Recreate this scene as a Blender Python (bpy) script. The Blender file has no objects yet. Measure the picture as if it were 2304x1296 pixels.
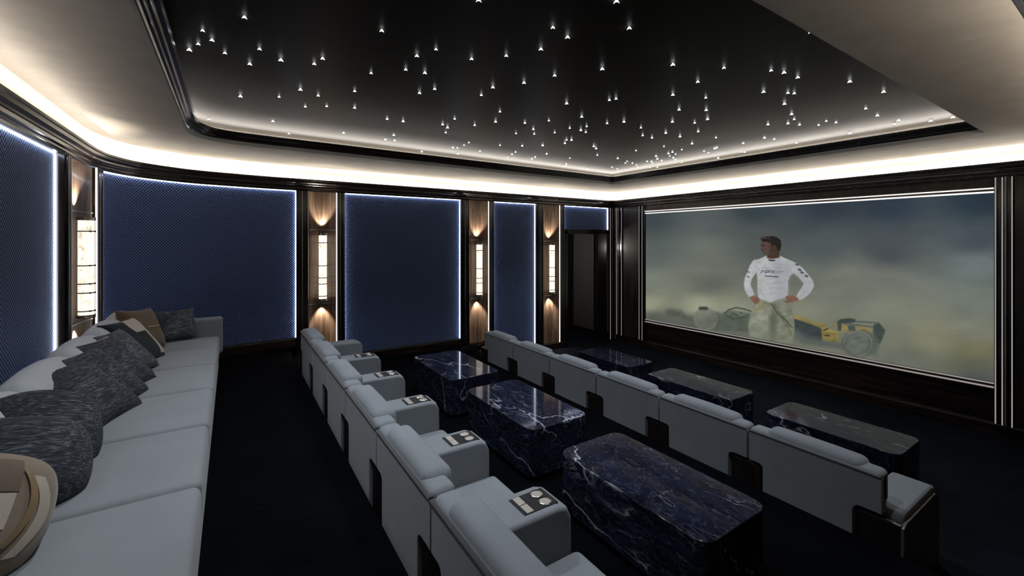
import bpy, bmesh, math, random
import numpy as np
from mathutils import Vector, Matrix
random.seed(7)
R = math.radians
SC = bpy.context.scene
COL = SC.collection
FLOOR_FRONT, FLOOR_MID, FLOOR_BACK = -2.29, -1.93, -1.58
WALL_Y = 7.10
CEIL = 1.10

# ------------------------------------------------------------------ materials
def mat_new(name):
    m = bpy.data.materials.new(name); m.use_nodes = True
    nt = m.node_tree
    for n in list(nt.nodes): nt.nodes.remove(n)
    o = nt.nodes.new('ShaderNodeOutputMaterial')
    return m, nt, o

def pbsdf(nt, out, col=(.5,.5,.5), rough=.5, metal=0, **kw):
    b = nt.nodes.new('ShaderNodeBsdfPrincipled')
    b.inputs['Base Color'].default_value = (*col, 1)
    b.inputs['Roughness'].default_value = rough
    b.inputs['Metallic'].default_value = metal
    for k, v in kw.items():
        b.inputs[k].default_value = v
    nt.links.new(b.outputs[0], out.inputs[0])
    return b

def ramp(nt, fac, stops):
    r = nt.nodes.new('ShaderNodeValToRGB')
    e = r.color_ramp.elements
    while len(e) > 1: e.remove(e[-1])
    e[0].position = stops[0][0]; e[0].color = (*stops[0][1], 1)
    for p, c in stops[1:]:
        q = e.new(p); q.color = (*c, 1)
    nt.links.new(fac, r.inputs[0])
    return r

def coords(nt, scale=(1,1,1), kind='Object', rot=(0,0,0)):
    tc = nt.nodes.new('ShaderNodeTexCoord'); mp = nt.nodes.new('ShaderNodeMapping')
    mp.inputs['Scale'].default_value = scale
    mp.inputs['Rotation'].default_value = rot
    nt.links.new(tc.outputs[kind], mp.inputs[0])
    return mp.outputs[0]

def noise(nt, vec, scale, detail=4, rough=.5, dist=0):
    n = nt.nodes.new('ShaderNodeTexNoise')
    n.inputs['Scale'].default_value = scale; n.inputs['Detail'].default_value = detail
    n.inputs['Roughness'].default_value = rough; n.inputs['Distortion'].default_value = dist
    nt.links.new(vec, n.inputs['Vector'])
    return n.outputs[0]

def bump(nt, b, h, strength=.3, dist=.01):
    n = nt.nodes.new('ShaderNodeBump'); n.inputs['Strength'].default_value = strength
    n.inputs['Distance'].default_value = dist
    nt.links.new(h, n.inputs['Height']); nt.links.new(n.outputs[0], b.inputs['Normal'])

def math_n(nt, op, a, b=None):
    n = nt.nodes.new('ShaderNodeMath'); n.operation = op
    for i, v in enumerate((a, b)):
        if v is None: continue
        if isinstance(v, (int, float)): n.inputs[i].default_value = v
        else: nt.links.new(v, n.inputs[i])
    return n.outputs[0]

def m_plain(name, col, rough=.5, metal=0, **kw):
    m, nt, o = mat_new(name)
    b = pbsdf(nt, o, col, rough, metal, **kw)
    v = coords(nt)
    n = noise(nt, v, 6, 3)
    r = ramp(nt, n, [(.3, tuple(c*.92 for c in col)), (.7, tuple(min(1, c*1.06) for c in col))])
    nt.links.new(r.outputs[0], b.inputs['Base Color'])
    return m

def m_cloth(name, col, scale=260, var=.12, sheen=.4, bs=.25):
    m, nt, o = mat_new(name)
    b = pbsdf(nt, o, col, .95)
    b.inputs['Sheen Weight'].default_value = sheen
    b.inputs['Sheen Roughness'].default_value = .5
    v = coords(nt)
    n1 = noise(nt, v, 3.0, 3); n2 = noise(nt, v, scale, 2)
    s = math_n(nt, 'ADD', math_n(nt, 'MULTIPLY', n1, .6), math_n(nt, 'MULTIPLY', n2, .4))
    r = ramp(nt, s, [(.3, tuple(c*(1-var) for c in col)), (.7, tuple(c*(1+var) for c in col))])
    nt.links.new(r.outputs[0], b.inputs['Base Color'])
    bump(nt, b, n2, bs, .002)
    return m

def m_wood(name, c0, c1, rough=.3, axis='Z', coat=.3, sc=1.0):
    m, nt, o = mat_new(name)
    b = pbsdf(nt, o, c0, rough)
    b.inputs['Coat Weight'].default_value = coat
    b.inputs['Coat Roughness'].default_value = .12
    s = {'Z': (14, 14, 1.1), 'Y': (14, 1.1, 14), 'X': (1.1, 14, 14)}[axis]
    v = coords(nt, tuple(q*sc for q in s))
    n = noise(nt, v, 1.2, 6, .6, 1.2)
    r = ramp(nt, n, [(.34, c0), (.52, tuple((a+b_)/2 for a, b_ in zip(c0, c1))), (.66, c1)])
    nt.links.new(r.outputs[0], b.inputs['Base Color'])
    return m

def m_emit(name, col, strength):
    m, nt, o = mat_new(name)
    e = nt.nodes.new('ShaderNodeEmission')
    e.inputs[0].default_value = (*col, 1); e.inputs[1].default_value = strength
    nt.links.new(e.outputs[0], o.inputs[0])
    return m

def m_fabric_panel():
    m, nt, o = mat_new('navy_woven_fabric')
    b = pbsdf(nt, o, (.05,.07,.15), .75)
    tc = nt.nodes.new('ShaderNodeTexCoord'); sp = nt.nodes.new('ShaderNodeSeparateXYZ')
    nt.links.new(tc.outputs['UV'], sp.inputs[0])
    k = 2*math.pi/.036
    cu = math_n(nt, 'COSINE', math_n(nt, 'MULTIPLY', sp.outputs[0], k))
    cv = math_n(nt, 'COSINE', math_n(nt, 'MULTIPLY', sp.outputs[1], k))
    # staggered lattice: product of cosines at half frequency pairs
    h = math_n(nt, 'MULTIPLY', math_n(nt, 'ADD', math_n(nt, 'MULTIPLY', cu, cv), 1.0), .5)
    r = ramp(nt, h, [(.18, (.008,.011,.026)), (.42, (.05,.072,.17)), (.62, (.12,.18,.42)), (.9, (.18,.27,.58))])
    nt.links.new(r.outputs[0], b.inputs['Base Color'])
    bump(nt, b, h, .7, .012)
    return m

def m_marble():
    m, nt, o = mat_new('navy_marble')
    b = pbsdf(nt, o, (.012,.016,.04), .07)
    b.inputs['Specular IOR Level'].default_value = .22
    oi = nt.nodes.new('ShaderNodeObjectInfo')
    tc = nt.nodes.new('ShaderNodeTexCoord'); geo = nt.nodes.new('ShaderNodeNewGeometry')
    mp = nt.nodes.new('ShaderNodeMapping'); mp.inputs['Rotation'].default_value = (R(25), R(15), R(-38))
    mp.inputs['Scale'].default_value = (1.0, .42, .9)
    nt.links.new(geo.outputs['Position'], mp.inputs[0])
    def ridge(scale, w, dist, detail=5):
        n = noise(nt, mp.outputs[0], scale, detail, .5, dist)
        d = math_n(nt, 'ABSOLUTE', math_n(nt, 'SUBTRACT', n, .5))
        return ramp(nt, d, [(0, (1,1,1)), (w, (.35,.35,.35)), (w*2.5, (0,0,0))]).outputs[0]
    brk = ramp(nt, noise(nt, mp.outputs[0], 3.1, 3), [(.44, (0,0,0)), (.60, (1,1,1))]).outputs[0]
    brk2 = ramp(nt, noise(nt, mp.outputs[0], 6.3, 3), [(.46, (0,0,0)), (.64, (1,1,1))]).outputs[0]
    v1m = math_n(nt, 'MULTIPLY', ridge(1.7, .0026, .35), brk)
    v2m = math_n(nt, 'MULTIPLY', math_n(nt, 'MULTIPLY', ridge(5.0, .004, .5), brk2), .45)
    v3m = math_n(nt, 'MULTIPLY', ridge(17, .012, 1.5), .10)
    vv = math_n(nt, 'ADD', v1m, math_n(nt, 'ADD', v2m, v3m))
    cl = noise(nt, mp.outputs[0], 9, 8, .7)
    base = ramp(nt, cl, [(.35, (.003,.004,.009)), (.6, (.009,.012,.028)), (.8, (.028,.034,.066))])
    mc = nt.nodes.new('ShaderNodeMix'); mc.data_type = 'RGBA'
    nt.links.new(vv, mc.inputs[0]); nt.links.new(base.outputs[0], mc.inputs[6])
    mc.inputs[7].default_value = (.38,.40,.47,1)
    nt.links.new(mc.outputs[2], b.inputs['Base Color'])
    return m

def m_carpet(name='dark_navy_carpet', k=1.0):
    m, nt, o = mat_new(name)
    b = pbsdf(nt, o, (.01,.012,.02), 1.0)
    b.inputs['Specular IOR Level'].default_value = .02
    v = coords(nt, (1,1,1))
    n = noise(nt, v, 90, 3); n2 = noise(nt, v, 2.0, 3)
    w = nt.nodes.new('ShaderNodeTexWave'); w.inputs['Scale'].default_value = 9; w.inputs['Distortion'].default_value = 1.5
    w.bands_direction = 'DIAGONAL'
    nt.links.new(v, w.inputs['Vector'])
    s = math_n(nt, 'ADD', math_n(nt, 'MULTIPLY', n, .5), math_n(nt, 'ADD', math_n(nt, 'MULTIPLY', w.outputs[1], .06), math_n(nt, 'MULTIPLY', n2, .35)))
    r = ramp(nt, s, [(.3, (.0008*k,.001*k,.0014*k)), (.75, (.0036*k,.0044*k,.0062*k))])
    nt.links.new(r.outputs[0], b.inputs['Base Color'])
    bump(nt, b, n, .6, .008)
    return m

def m_knit(name, c0, c1, c2):
    m, nt, o = mat_new(name)
    b = pbsdf(nt, o, c1, .95)
    v = coords(nt, (18, 130, 130), rot=(0, 0, .12)); n = noise(nt, v, 1.0, 3, .7, .3)
    v2 = coords(nt, (5, 5, 5)); n2 = noise(nt, v2, 1.0, 2)
    s = math_n(nt, 'ADD', math_n(nt, 'MULTIPLY', n, .8), math_n(nt, 'MULTIPLY', n2, .2))
    r = ramp(nt, s, [(.36, c0), (.52, c1), (.66, c2)])
    nt.links.new(r.outputs[0], b.inputs['Base Color'])
    bump(nt, b, n, .8, .01)
    return m

def m_onyx():
    m, nt, o = mat_new('backlit_onyx')
    e = nt.nodes.new('ShaderNodeEmission')
    v = coords(nt, (6, 6, 3)); n = noise(nt, v, 2.2, 6, .6, 2.5)
    r = ramp(nt, n, [(.30, (.50,.38,.24)), (.44, (.95,.84,.68)), (.6, (1,.95,.86))])
    nt.links.new(r.outputs[0], e.inputs[0]); e.inputs[1].default_value = 1.25
    nt.links.new(e.outputs[0], o.inputs[0])
    return m

M = {}
M['panel'] = m_fabric_panel()
M['carpet_front'] = None
M['marble'] = m_marble()
M['carpet'] = m_carpet(); M['carpet_front'] = m_carpet('screenlit_carpet', 4.6)  # front copy of the carpet, lightened to paint in light from the screen
M['ceiling'] = m_plain('champagne_lacquer', (.37,.33,.285), .50, .05, **{'Specular IOR Level': .22})
M['cove'] = m_plain('cream_paint', (.80,.77,.70), .6)
M['star_ceiling'] = m_plain('bronze_satin_ceiling', (.022,.019,.0155), .36, 0, **{'Specular IOR Level': .03})
M['tray_edge'] = m_plain('dim_beige_paint', (.05,.047,.042), .7)
M['dark_wood'] = m_wood('ebony_gloss_wood', (.005,.0035,.003), (.024,.015,.011), .22, 'Z', .4)
M['dark_wood_h'] = m_wood('ebony_wood_horizontal', (.006,.004,.003), (.040,.024,.017), .25, 'Y', .4)
M['dark_wood_x'] = m_wood('ebony_wood_along_side', (.006,.004,.003), (.040,.024,.017), .25, 'X', .4)
M['walnut'] = m_wood('walnut_niche_wood', (.075,.044,.030), (.27,.175,.115), .32, 'Z', .3)
M['walnut_dark'] = m_wood('smoked_walnut', (.012,.009,.006), (.055,.038,.027), .35, 'Z', .2)
M['end_wood'] = m_wood('brown_oak_veneer', (.035,.026,.018), (.12,.092,.066), .45)
M['ebony'] = m_wood('black_stained_wood', (.004,.003,.003), (.014,.010,.008), .4)
M['metal'] = m_plain('polished_bronze', (.72,.64,.58), .22, 1)
M['chrome'] = m_plain('brushed_steel', (.82,.80,.76), .2, 1)
M['champagne'] = m_plain('champagne_metal', (.50,.46,.42), .35, .45)
M['black'] = m_plain('matt_black', (.006,.006,.007), .85)
M['seat'] = m_cloth('blue_grey_velvet', (.165,.184,.206), sheen=.15)
M['seat_dark'] = m_cloth('charcoal_piping', (.02,.02,.025))
M['sofa'] = m_cloth('pale_grey_boucle', (.20,.217,.235), 320, .10, .15, .4)
M['sofa_back'] = m_cloth('pale_grey_linen', (.46,.48,.50), 200, .08, .15, .3)
M['led_warm'] = m_emit('warm_led', (1,.92,.80), 24)
M['led_tray'] = m_emit('tray_led', (1,.92,.82), 48)
M['led_cool'] = m_emit('cool_led', (.78,.86,1), 10)
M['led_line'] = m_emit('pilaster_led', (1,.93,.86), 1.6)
M['star'] = m_emit('star_glow', (.95,.98,1), 5)
M['onyx'] = m_onyx(); M['strip_glow'] = m_emit('metal_strip_glow', (1,.93,.88), .30); M['trim_glow'] = m_emit('screen_trim_glow', (1,.95,.9), 1.3)  # last two: emission standing in for bright reflections on metal strips
M['knit'] = m_knit('dark_woven_wool', (.006,.008,.012), (.028,.034,.045), (.16,.175,.19))
M['knit_grey'] = m_knit('grey_woven_wool', (.015,.02,.028), (.06,.07,.08), (.24,.26,.27))
M['tan'] = m_cloth('tan_suede', (.20,.155,.115), 120, .12, .3)
M['tan_dark'] = m_cloth('brown_taupe_suede', (.12,.09,.065), 120, .12, .3)
M['brown'] = m_cloth('brown_suede', (.12,.078,.045), 120, .12, .3)
M['cream'] = m_cloth('cream_suede', (.42,.37,.30), 120, .08, .3)
M['black_cloth'] = m_cloth('black_cloth', (.006,.008,.012), 120, .08, .1)
M['gold'] = m_plain('antique_gold_braid', (.45,.33,.2), .35, .7)
M['glass_grey'] = m_plain('smoked_grey_panel', (.16,.155,.15), .35)

# ------------------------------------------------------------------ mesh helpers
def new_bm(): return bmesh.new()

def absorb(bm, tmp, mtx=None):
    if mtx is not None: tmp.transform(mtx)
    me = bpy.data.meshes.new('t'); tmp.to_mesh(me); tmp.free()
    bm.from_mesh(me); bpy.data.meshes.remove(me)

def add_box(bm, x0, x1, y0, y1, z0, z1, r=0, seg=3, mtx=None):
    t = bmesh.new()
    bmesh.ops.create_cube(t, size=1)
    for v in t.verts:
        v.co = Vector(((x0+x1)/2 + v.co.x*(x1-x0), (y0+y1)/2 + v.co.y*(y1-y0), (z0+z1)/2 + v.co.z*(z1-z0)))
    if r > 0:
        bmesh.ops.bevel(t, geom=list(t.edges), offset=r, segments=seg, profile=.5, affect='EDGES', clamp_overlap=True)
    absorb(bm, t, mtx)

def add_prism(bm, pts, a0, a1, axis='x', r=0, seg=2, mtx=None):
    """outline pts extruded along axis between a0 and a1."""
    t = bmesh.new()
    def P(p, a):
        if axis == 'x': return (a, p[0], p[1])
        if axis == 'y': return (p[0], a, p[1])
        return (p[0], p[1], a)
    lo = [t.verts.new(P(p, a0)) for p in pts]; hi = [t.verts.new(P(p, a1)) for p in pts]
    n = len(pts)
    t.faces.new(lo); t.faces.new(list(reversed(hi)))
    for i in range(n):
        t.faces.new((lo[i], hi[i], hi[(i+1) % n], lo[(i+1) % n]))
    bmesh.ops.recalc_face_normals(t, faces=t.faces)
    if r > 0:
        caps = [e for e in t.edges if (e.verts[0] in lo and e.verts[1] in lo) or (e.verts[0] in hi and e.verts[1] in hi)]
        bmesh.ops.bevel(t, geom=caps, offset=r, segments=seg, profile=.5, affect='EDGES', clamp_overlap=True)
    absorb(bm, t, mtx)

def add_lathe(bm, prof, seg=24, mtx=None, a0=0, a1=2*math.pi):
    t = bmesh.new(); full = abs(a1-a0-2*math.pi) < 1e-6
    rings = []
    for k in range(seg if full else seg+1):
        a = a0+(a1-a0)*k/seg
        rings.append([t.verts.new((r*math.cos(a), r*math.sin(a), z)) for r, z in prof])
    m = len(rings)
    for k in range(m if full else m-1):
        A, B = rings[k], rings[(k+1) % m]
        for i in range(len(prof)-1):
            try: t.faces.new((A[i], B[i], B[i+1], A[i+1]))
            except ValueError: pass
    bmesh.ops.remove_doubles(t, verts=t.verts, dist=1e-5)
    bmesh.ops.recalc_face_normals(t, faces=t.faces)
    absorb(bm, t, mtx)

def link(name, bm, mats, parent=None, loc=None, sharp=38, wn=True):
    ca = math.cos(R(sharp))
    bm.normal_update()
    for f in bm.faces: f.smooth = True
    for e in bm.edges:
        if len(e.link_faces) == 2:
            e.smooth = e.link_faces[0].normal.dot(e.link_faces[1].normal) > ca
    me = bpy.data.meshes.new(name); bm.to_mesh(me); bm.free()
    for m in (mats if isinstance(mats, (list, tuple)) else [mats]): me.materials.append(m)
    o = bpy.data.objects.new(name, me); COL.objects.link(o)
    if wn and len(me.polygons) < 3000:
        w_ = o.modifiers.new('shading', 'WEIGHTED_NORMAL'); w_.keep_sharp = True; w_.weight = 80
    if parent: o.parent = parent
    if loc: o.location = loc
    return o

def thing(name, label, cat, loc=(0,0,0), rotz=0, group=None):
    o = bpy.data.objects.new(name, None); COL.objects.link(o)
    o.empty_display_size = .1
    o.location = loc; o.rotation_euler = (0, 0, rotz)
    o['label'] = label; o['category'] = cat
    if group: o['group'] = group
    return o

def tag(o, label, cat, group=None, kind=None):
    o['label'] = label; o['category'] = cat
    if group: o['group'] = group
    if kind: o['kind'] = kind
    return o

def struct(o, label=None):
    o['kind'] = 'structure'
    if label: o['label'] = label
    return o

def kids(o): return [c for c in bpy.data.objects if c.parent == o]

# ------------------------------------------------------------------ plan paths
def catmull(P, n=8):
    out = []
    Q = [P[0]]+list(P)+[P[-1]]
    for i in range(1, len(Q)-2):
        p0, p1, p2, p3 = [Vector(q) for q in Q[i-1:i+3]]
        for k in range(n):
            t = k/n
            out.append(tuple(.5*((2*p1)+(p2-p0)*t+(2*p0-5*p1+4*p2-p3)*t*t+(3*p1-p0-3*p2+p3)*t**3)))
    out.append(tuple(P[-1]))
    return out

curve = catmull([(-1.22,5.80),(-1.165,6.16),(-.95,6.60),(-.49,6.93),(0,7.04),(.42,7.09),(.80,7.10)], 8)
SCR0 = Vector((7.42, 7.10)); SCR_D = Vector((.0258, -1)).normalized()
def scr(y):   # point of the screen wall line at a given y
    return SCR0 + SCR_D*((y-7.10)/SCR_D.y)
corner_r = tuple(scr(.20))
WALL = [(-1.24,-.5),(-1.225,5.5)] + curve + [tuple(SCR0), corner_r, (2.0,.20), (2.0,-.5)]

def offset(loop, d, closed=True):
    n = len(loop); out = []
    for i in range(n):
        p = Vector(loop[i])
        a = Vector(loop[(i-1) % n]) if (closed or i > 0) else None
        b = Vector(loop[(i+1) % n]) if (closed or i < n-1) else None
        ns = []
        if a is not None: t = (p-a).normalized(); ns.append(Vector((t.y, -t.x)))
        if b is not None: t = (b-p).normalized(); ns.append(Vector((t.y, -t.x)))
        if len(ns) == 1: out.append(tuple(p+ns[0]*d))
        else:
            m = (ns[0]+ns[1]).normalized(); out.append(tuple(p+m*d/max(.3, m.dot(ns[0]))))
    return out

def sweep(bm, loop, prof, closed=True, closed_prof=False):
    rings = [[bm.verts.new((x, y, z)) for x, y in offset(loop, n, closed)] for n, z in prof]
    m = len(rings); n = len(loop)
    for j in range(m if closed_prof else m-1):
        A, B = rings[j], rings[(j+1) % m]
        for i in range(n if closed else n-1):
            bm.faces.new((A[i], A[(i+1) % n], B[(i+1) % n], B[i]))
    if closed_prof and not closed:
        bm.faces.new([r[0] for r in rings]); bm.faces.new([r[-1] for r in reversed(rings)])
    bmesh.ops.recalc_face_normals(bm, faces=bm.faces)

# wall shells: one object per side, standing 14 cm behind the panel faces
def wall_shell(name, pts, z0, z1, mat):
    bm = new_bm(); sweep(bm, pts, [(-.14, z0), (-.14, z1), (-.24, z1), (-.24, z0)], closed=False, closed_prof=True)
    return struct(link(name, bm, mat))
back_pts = [p for p in WALL[:3]]
left_pts = WALL[2:2+len(curve)] 
wall_shell('wall_back', [(-1.24,-.5),(-1.225,5.5),(-1.22,5.80)], FLOOR_FRONT-.1, CEIL+.02, M['dark_wood_h'])
DOOR0, DOOR1 = 5.97, 7.28
bm = new_bm()
sweep(bm, curve+[(DOOR0, 7.10)], [(-.14, FLOOR_FRONT-.1), (-.14, CEIL+.02), (-.24, CEIL+.02), (-.24, FLOOR_FRONT-.1)], closed=False, closed_prof=True)
add_box(bm, DOOR0, DOOR1, 7.24, 7.34, .20, CEIL+.02)
add_box(bm, DOOR1, 7.66, 7.24, 7.34, FLOOR_FRONT-.1, CEIL+.02)
struct(link('wall_left', bm, M['dark_wood']))
e0 = tuple(scr(7.24)); 
wall_shell('wall_front', [e0, corner_r], FLOOR_FRONT-.1, CEIL+.02, M['dark_wood_h'])
bm = new_bm()
add_box(bm, 1.86, 7.85, -.04, .06, FLOOR_FRONT-.1, CEIL+.02)
add_box(bm, 1.90, 2.0, -.64, -.04, FLOOR_FRONT-.1, CEIL+.02)
add_box(bm, -1.38, 1.90, -.74, -.64, FLOOR_FRONT-.1, CEIL+.02)
struct(link('wall_right', bm, M['dark_wood_x']))

# crown moulding with its hidden lamp strip, and the lit cream band above it
CROWN = [(-.14,.732),(.030,.732),(.034,.752),(.046,.756),(.046,.776),(.066,.782),(.070,.806),(.078,.812),(.078,.830),(.104,.846),(.108,.874),(.120,.880),(.120,.900),(.104,.900),(.104,.884),(-.14,.884)]
bm = new_bm(); sweep(bm, WALL, CROWN, True, True)
crown = struct(link('trim_1', bm, M['dark_wood_x'], sharp=25), 'dark glossy stepped crown moulding')
bm = new_bm(); sweep(bm, WALL, [(.02,.8855),(.055,.8855),(.055,.895),(.02,.895)], True, True)
link('light_strip', bm, M['led_warm'], crown)
bm = new_bm(); sweep(bm, WALL, [(-.02,.88),(-.02,1.02),(-.005,1.065),(.03,CEIL+.004),(-.05,CEIL+.004),(-.05,.88)], True, True)
struct(link('trim_2', bm, M['cove'], sharp=60), 'cream cove band lit from the crown')

# tray opening
TR = [(-.39,1.05),(-.39,3.0)] + catmull([(-.39,5.15),(-.385,5.38),(-.34,5.60),(-.20,5.80),(.05,5.89),(.45,5.92)], 6) + [(6.31,6.03),(6.46,1.04)]
bm = new_bm()
def ring_edges(bm, pts, z):
    vs = [bm.verts.new((x, y, z)) for x, y in pts]
    return [bm.edges.new((vs[i], vs[(i+1) % len(vs)])) for i in range(len(vs))]
ed = ring_edges(bm, offset(WALL, -.05), CEIL)+ring_edges(bm, TR, CEIL)
bmesh.ops.triangle_fill(bm, use_beauty=True, use_dissolve=False, edges=ed)
for f in bm.faces:
    if f.normal.z > 0: f.normal_flip()
ex = bmesh.ops.extrude_face_region(bm, geom=list(bm.faces))
for v in ex['geom']:
    if isinstance(v, bmesh.types.BMVert): v.co.z += .04
bmesh.ops.recalc_face_normals(bm, faces=bm.faces)
struct(link('ceiling', bm, M['ceiling']), 'champagne lacquered ceiling')
bm = new_bm(); sweep(bm, TR, [(-.02,CEIL+.001),(.004,CEIL+.001),(.004,CEIL+.040),(-.02,CEIL+.040)], True, True)
struct(link('trim_3', bm, M['cove']), 'cream lip around the star tray')
TRAY = [(-.03,1.140),(.012,1.140),(.020,1.150),(.034,1.152),(.040,1.172),(.056,1.176),(.064,1.196),(.088,1.200),(.096,1.226),(.080,1.226),(.080,1.214),(-.16,1.214),(-.16,1.16),(-.03,1.16)]
bm = new_bm(); sweep(bm, TR, TRAY, True, True)
tray = struct(link('trim_4', bm, M['dark_wood_x'], sharp=25), 'dark stepped moulding around the star tray')
STAR_Z = 1.30
far = offset(TR, -.09)
i0 = [i for i, p in enumerate(TR) if p[0] > -.36 and p[1] > 5][0]
bm = new_bm(); sweep(bm, TR[i0:], [(-.12,1.2155),(-.08,1.2155),(-.08,1.224),(-.12,1.224)], False, True)
link('light_strip', bm, M['led_tray'], tray)
bm = new_bm()
o2 = offset(TR, -.16)
lo = [bm.verts.new((x, y, STAR_Z)) for x, y in o2]; hi = [bm.verts.new((x, y, STAR_Z+.05)) for x, y in o2]
bm.faces.new(lo); bm.faces.new(list(reversed(hi)))
for i in range(len(lo)): bm.faces.new((lo[i], lo[(i+1) % len(lo)], hi[(i+1) % len(lo)], hi[i]))
bmesh.ops.recalc_face_normals(bm, faces=bm.faces)
struct(link('ceiling', bm, M['star_ceiling']), 'bronze star ceiling inside the tray')
bm = new_bm(); sweep(bm, TR, [(-.16,1.20),(-.16,STAR_Z+.02),(-.19,STAR_Z+.02),(-.19,1.20)], True, True)
struct(link('trim_5', bm, M['tray_edge']), 'upright edge of the star tray')

# ------------------------------------------------------------------ floors and steps
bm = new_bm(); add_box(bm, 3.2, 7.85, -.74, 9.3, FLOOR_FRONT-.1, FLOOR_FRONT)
struct(link('floor', bm, M['carpet_front']), 'dark carpet of the front level, lightened as if lit by the screen')
bm = new_bm(); add_box(bm, .6, 3.42, -.64, 7.26, FLOOR_FRONT-.1, FLOOR_MID); add_box(bm, 3.42, 3.60, 6.25, 7.26, FLOOR_FRONT, FLOOR_MID)
struct(link('floor', bm, M['carpet']), 'dark carpet of the middle tier')
bm = new_bm(); add_box(bm, -1.42, .70, -.64, 7.26, FLOOR_FRONT-.1, FLOOR_BACK)
struct(link('floor', bm, M['carpet']), 'dark carpet of the back tier')
def steps(label, x0, z0, z1, n, dx):
    t = thing('aisle_steps', label, 'steps', (x0, 6.68, z1))
    dz = (z0-z1)/n
    for k in range(n-1):
        b = new_bm(); add_box(b, k*dx, (k+1)*dx, -.42, .42, 0, (n-1-k)*dz, .008, 2); link('step', b, M['carpet'], t)
    return t
steps('carpeted steps beside the middle row leading down to the middle tier', .70, FLOOR_BACK, FLOOR_MID, 3, .33)
steps('carpeted steps beside the front row leading down to the front level', 3.60, FLOOR_MID, FLOOR_FRONT, 3, .37)

def at_wall(s_pts, s):
    """point, tangent at arc length s of a polyline"""
    acc = 0
    for a, b in zip(s_pts[:-1], s_pts[1:]):
        a, b = Vector(a), Vector(b); L = (b-a).length
        if acc+L >= s or b == Vector(s_pts[-1]):
            return a+(b-a)*((s-acc)/L), (b-a).normalized()
        acc += L

def baseboard(name, pts, z0, z1, mat='dark_wood_x'):
    bm = new_bm(); sweep(bm, pts, [(-.14,z0),(.03,z0),(.03,z1-.03),(.02,z1-.012),(.02,z1),(-.14,z1)], False, True)
    return struct(link(name, bm, M[mat]))
BB = .135
baseboard('baseboard_back', [(-1.24,-.5),(-1.225,5.5)]+curve[:2], FLOOR_BACK, FLOOR_BACK+BB)
baseboard('baseboard_left', curve[1:]+[(.95,7.10)], FLOOR_BACK, FLOOR_BACK+BB)
baseboard('baseboard_left', [(.95,7.10),(1.30,7.10)], FLOOR_MID, -1.65)
baseboard('baseboard_left', [(1.30,7.10),(3.60,7.10)], FLOOR_MID, FLOOR_MID+BB)
baseboard('baseboard_left', [(3.60,7.10),(3.98,7.10)], FLOOR_FRONT, -1.915)
baseboard('baseboard_left', [(3.98,7.10),(4.35,7.10)], FLOOR_FRONT, -2.035)
baseboard('baseboard_left', [(4.35,7.10),(5.95,7.10)], FLOOR_FRONT, FLOOR_FRONT+BB)
baseboard('baseboard_front', [tuple(scr(7.02)), corner_r], FLOOR_FRONT, FLOOR_FRONT+BB, 'dark_wood_h')
baseboard('baseboard_right', [corner_r, (2.02,.20)], FLOOR_FRONT, FLOOR_FRONT+BB)

# ------------------------------------------------------------------ fabric panels
def strip_path(pts, s0, s1, n=2):
    out = []
    for k in range(n+1):
        p, t = at_wall(pts, s0+(s1-s0)*k/n); out.append(tuple(p))
    return out

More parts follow.
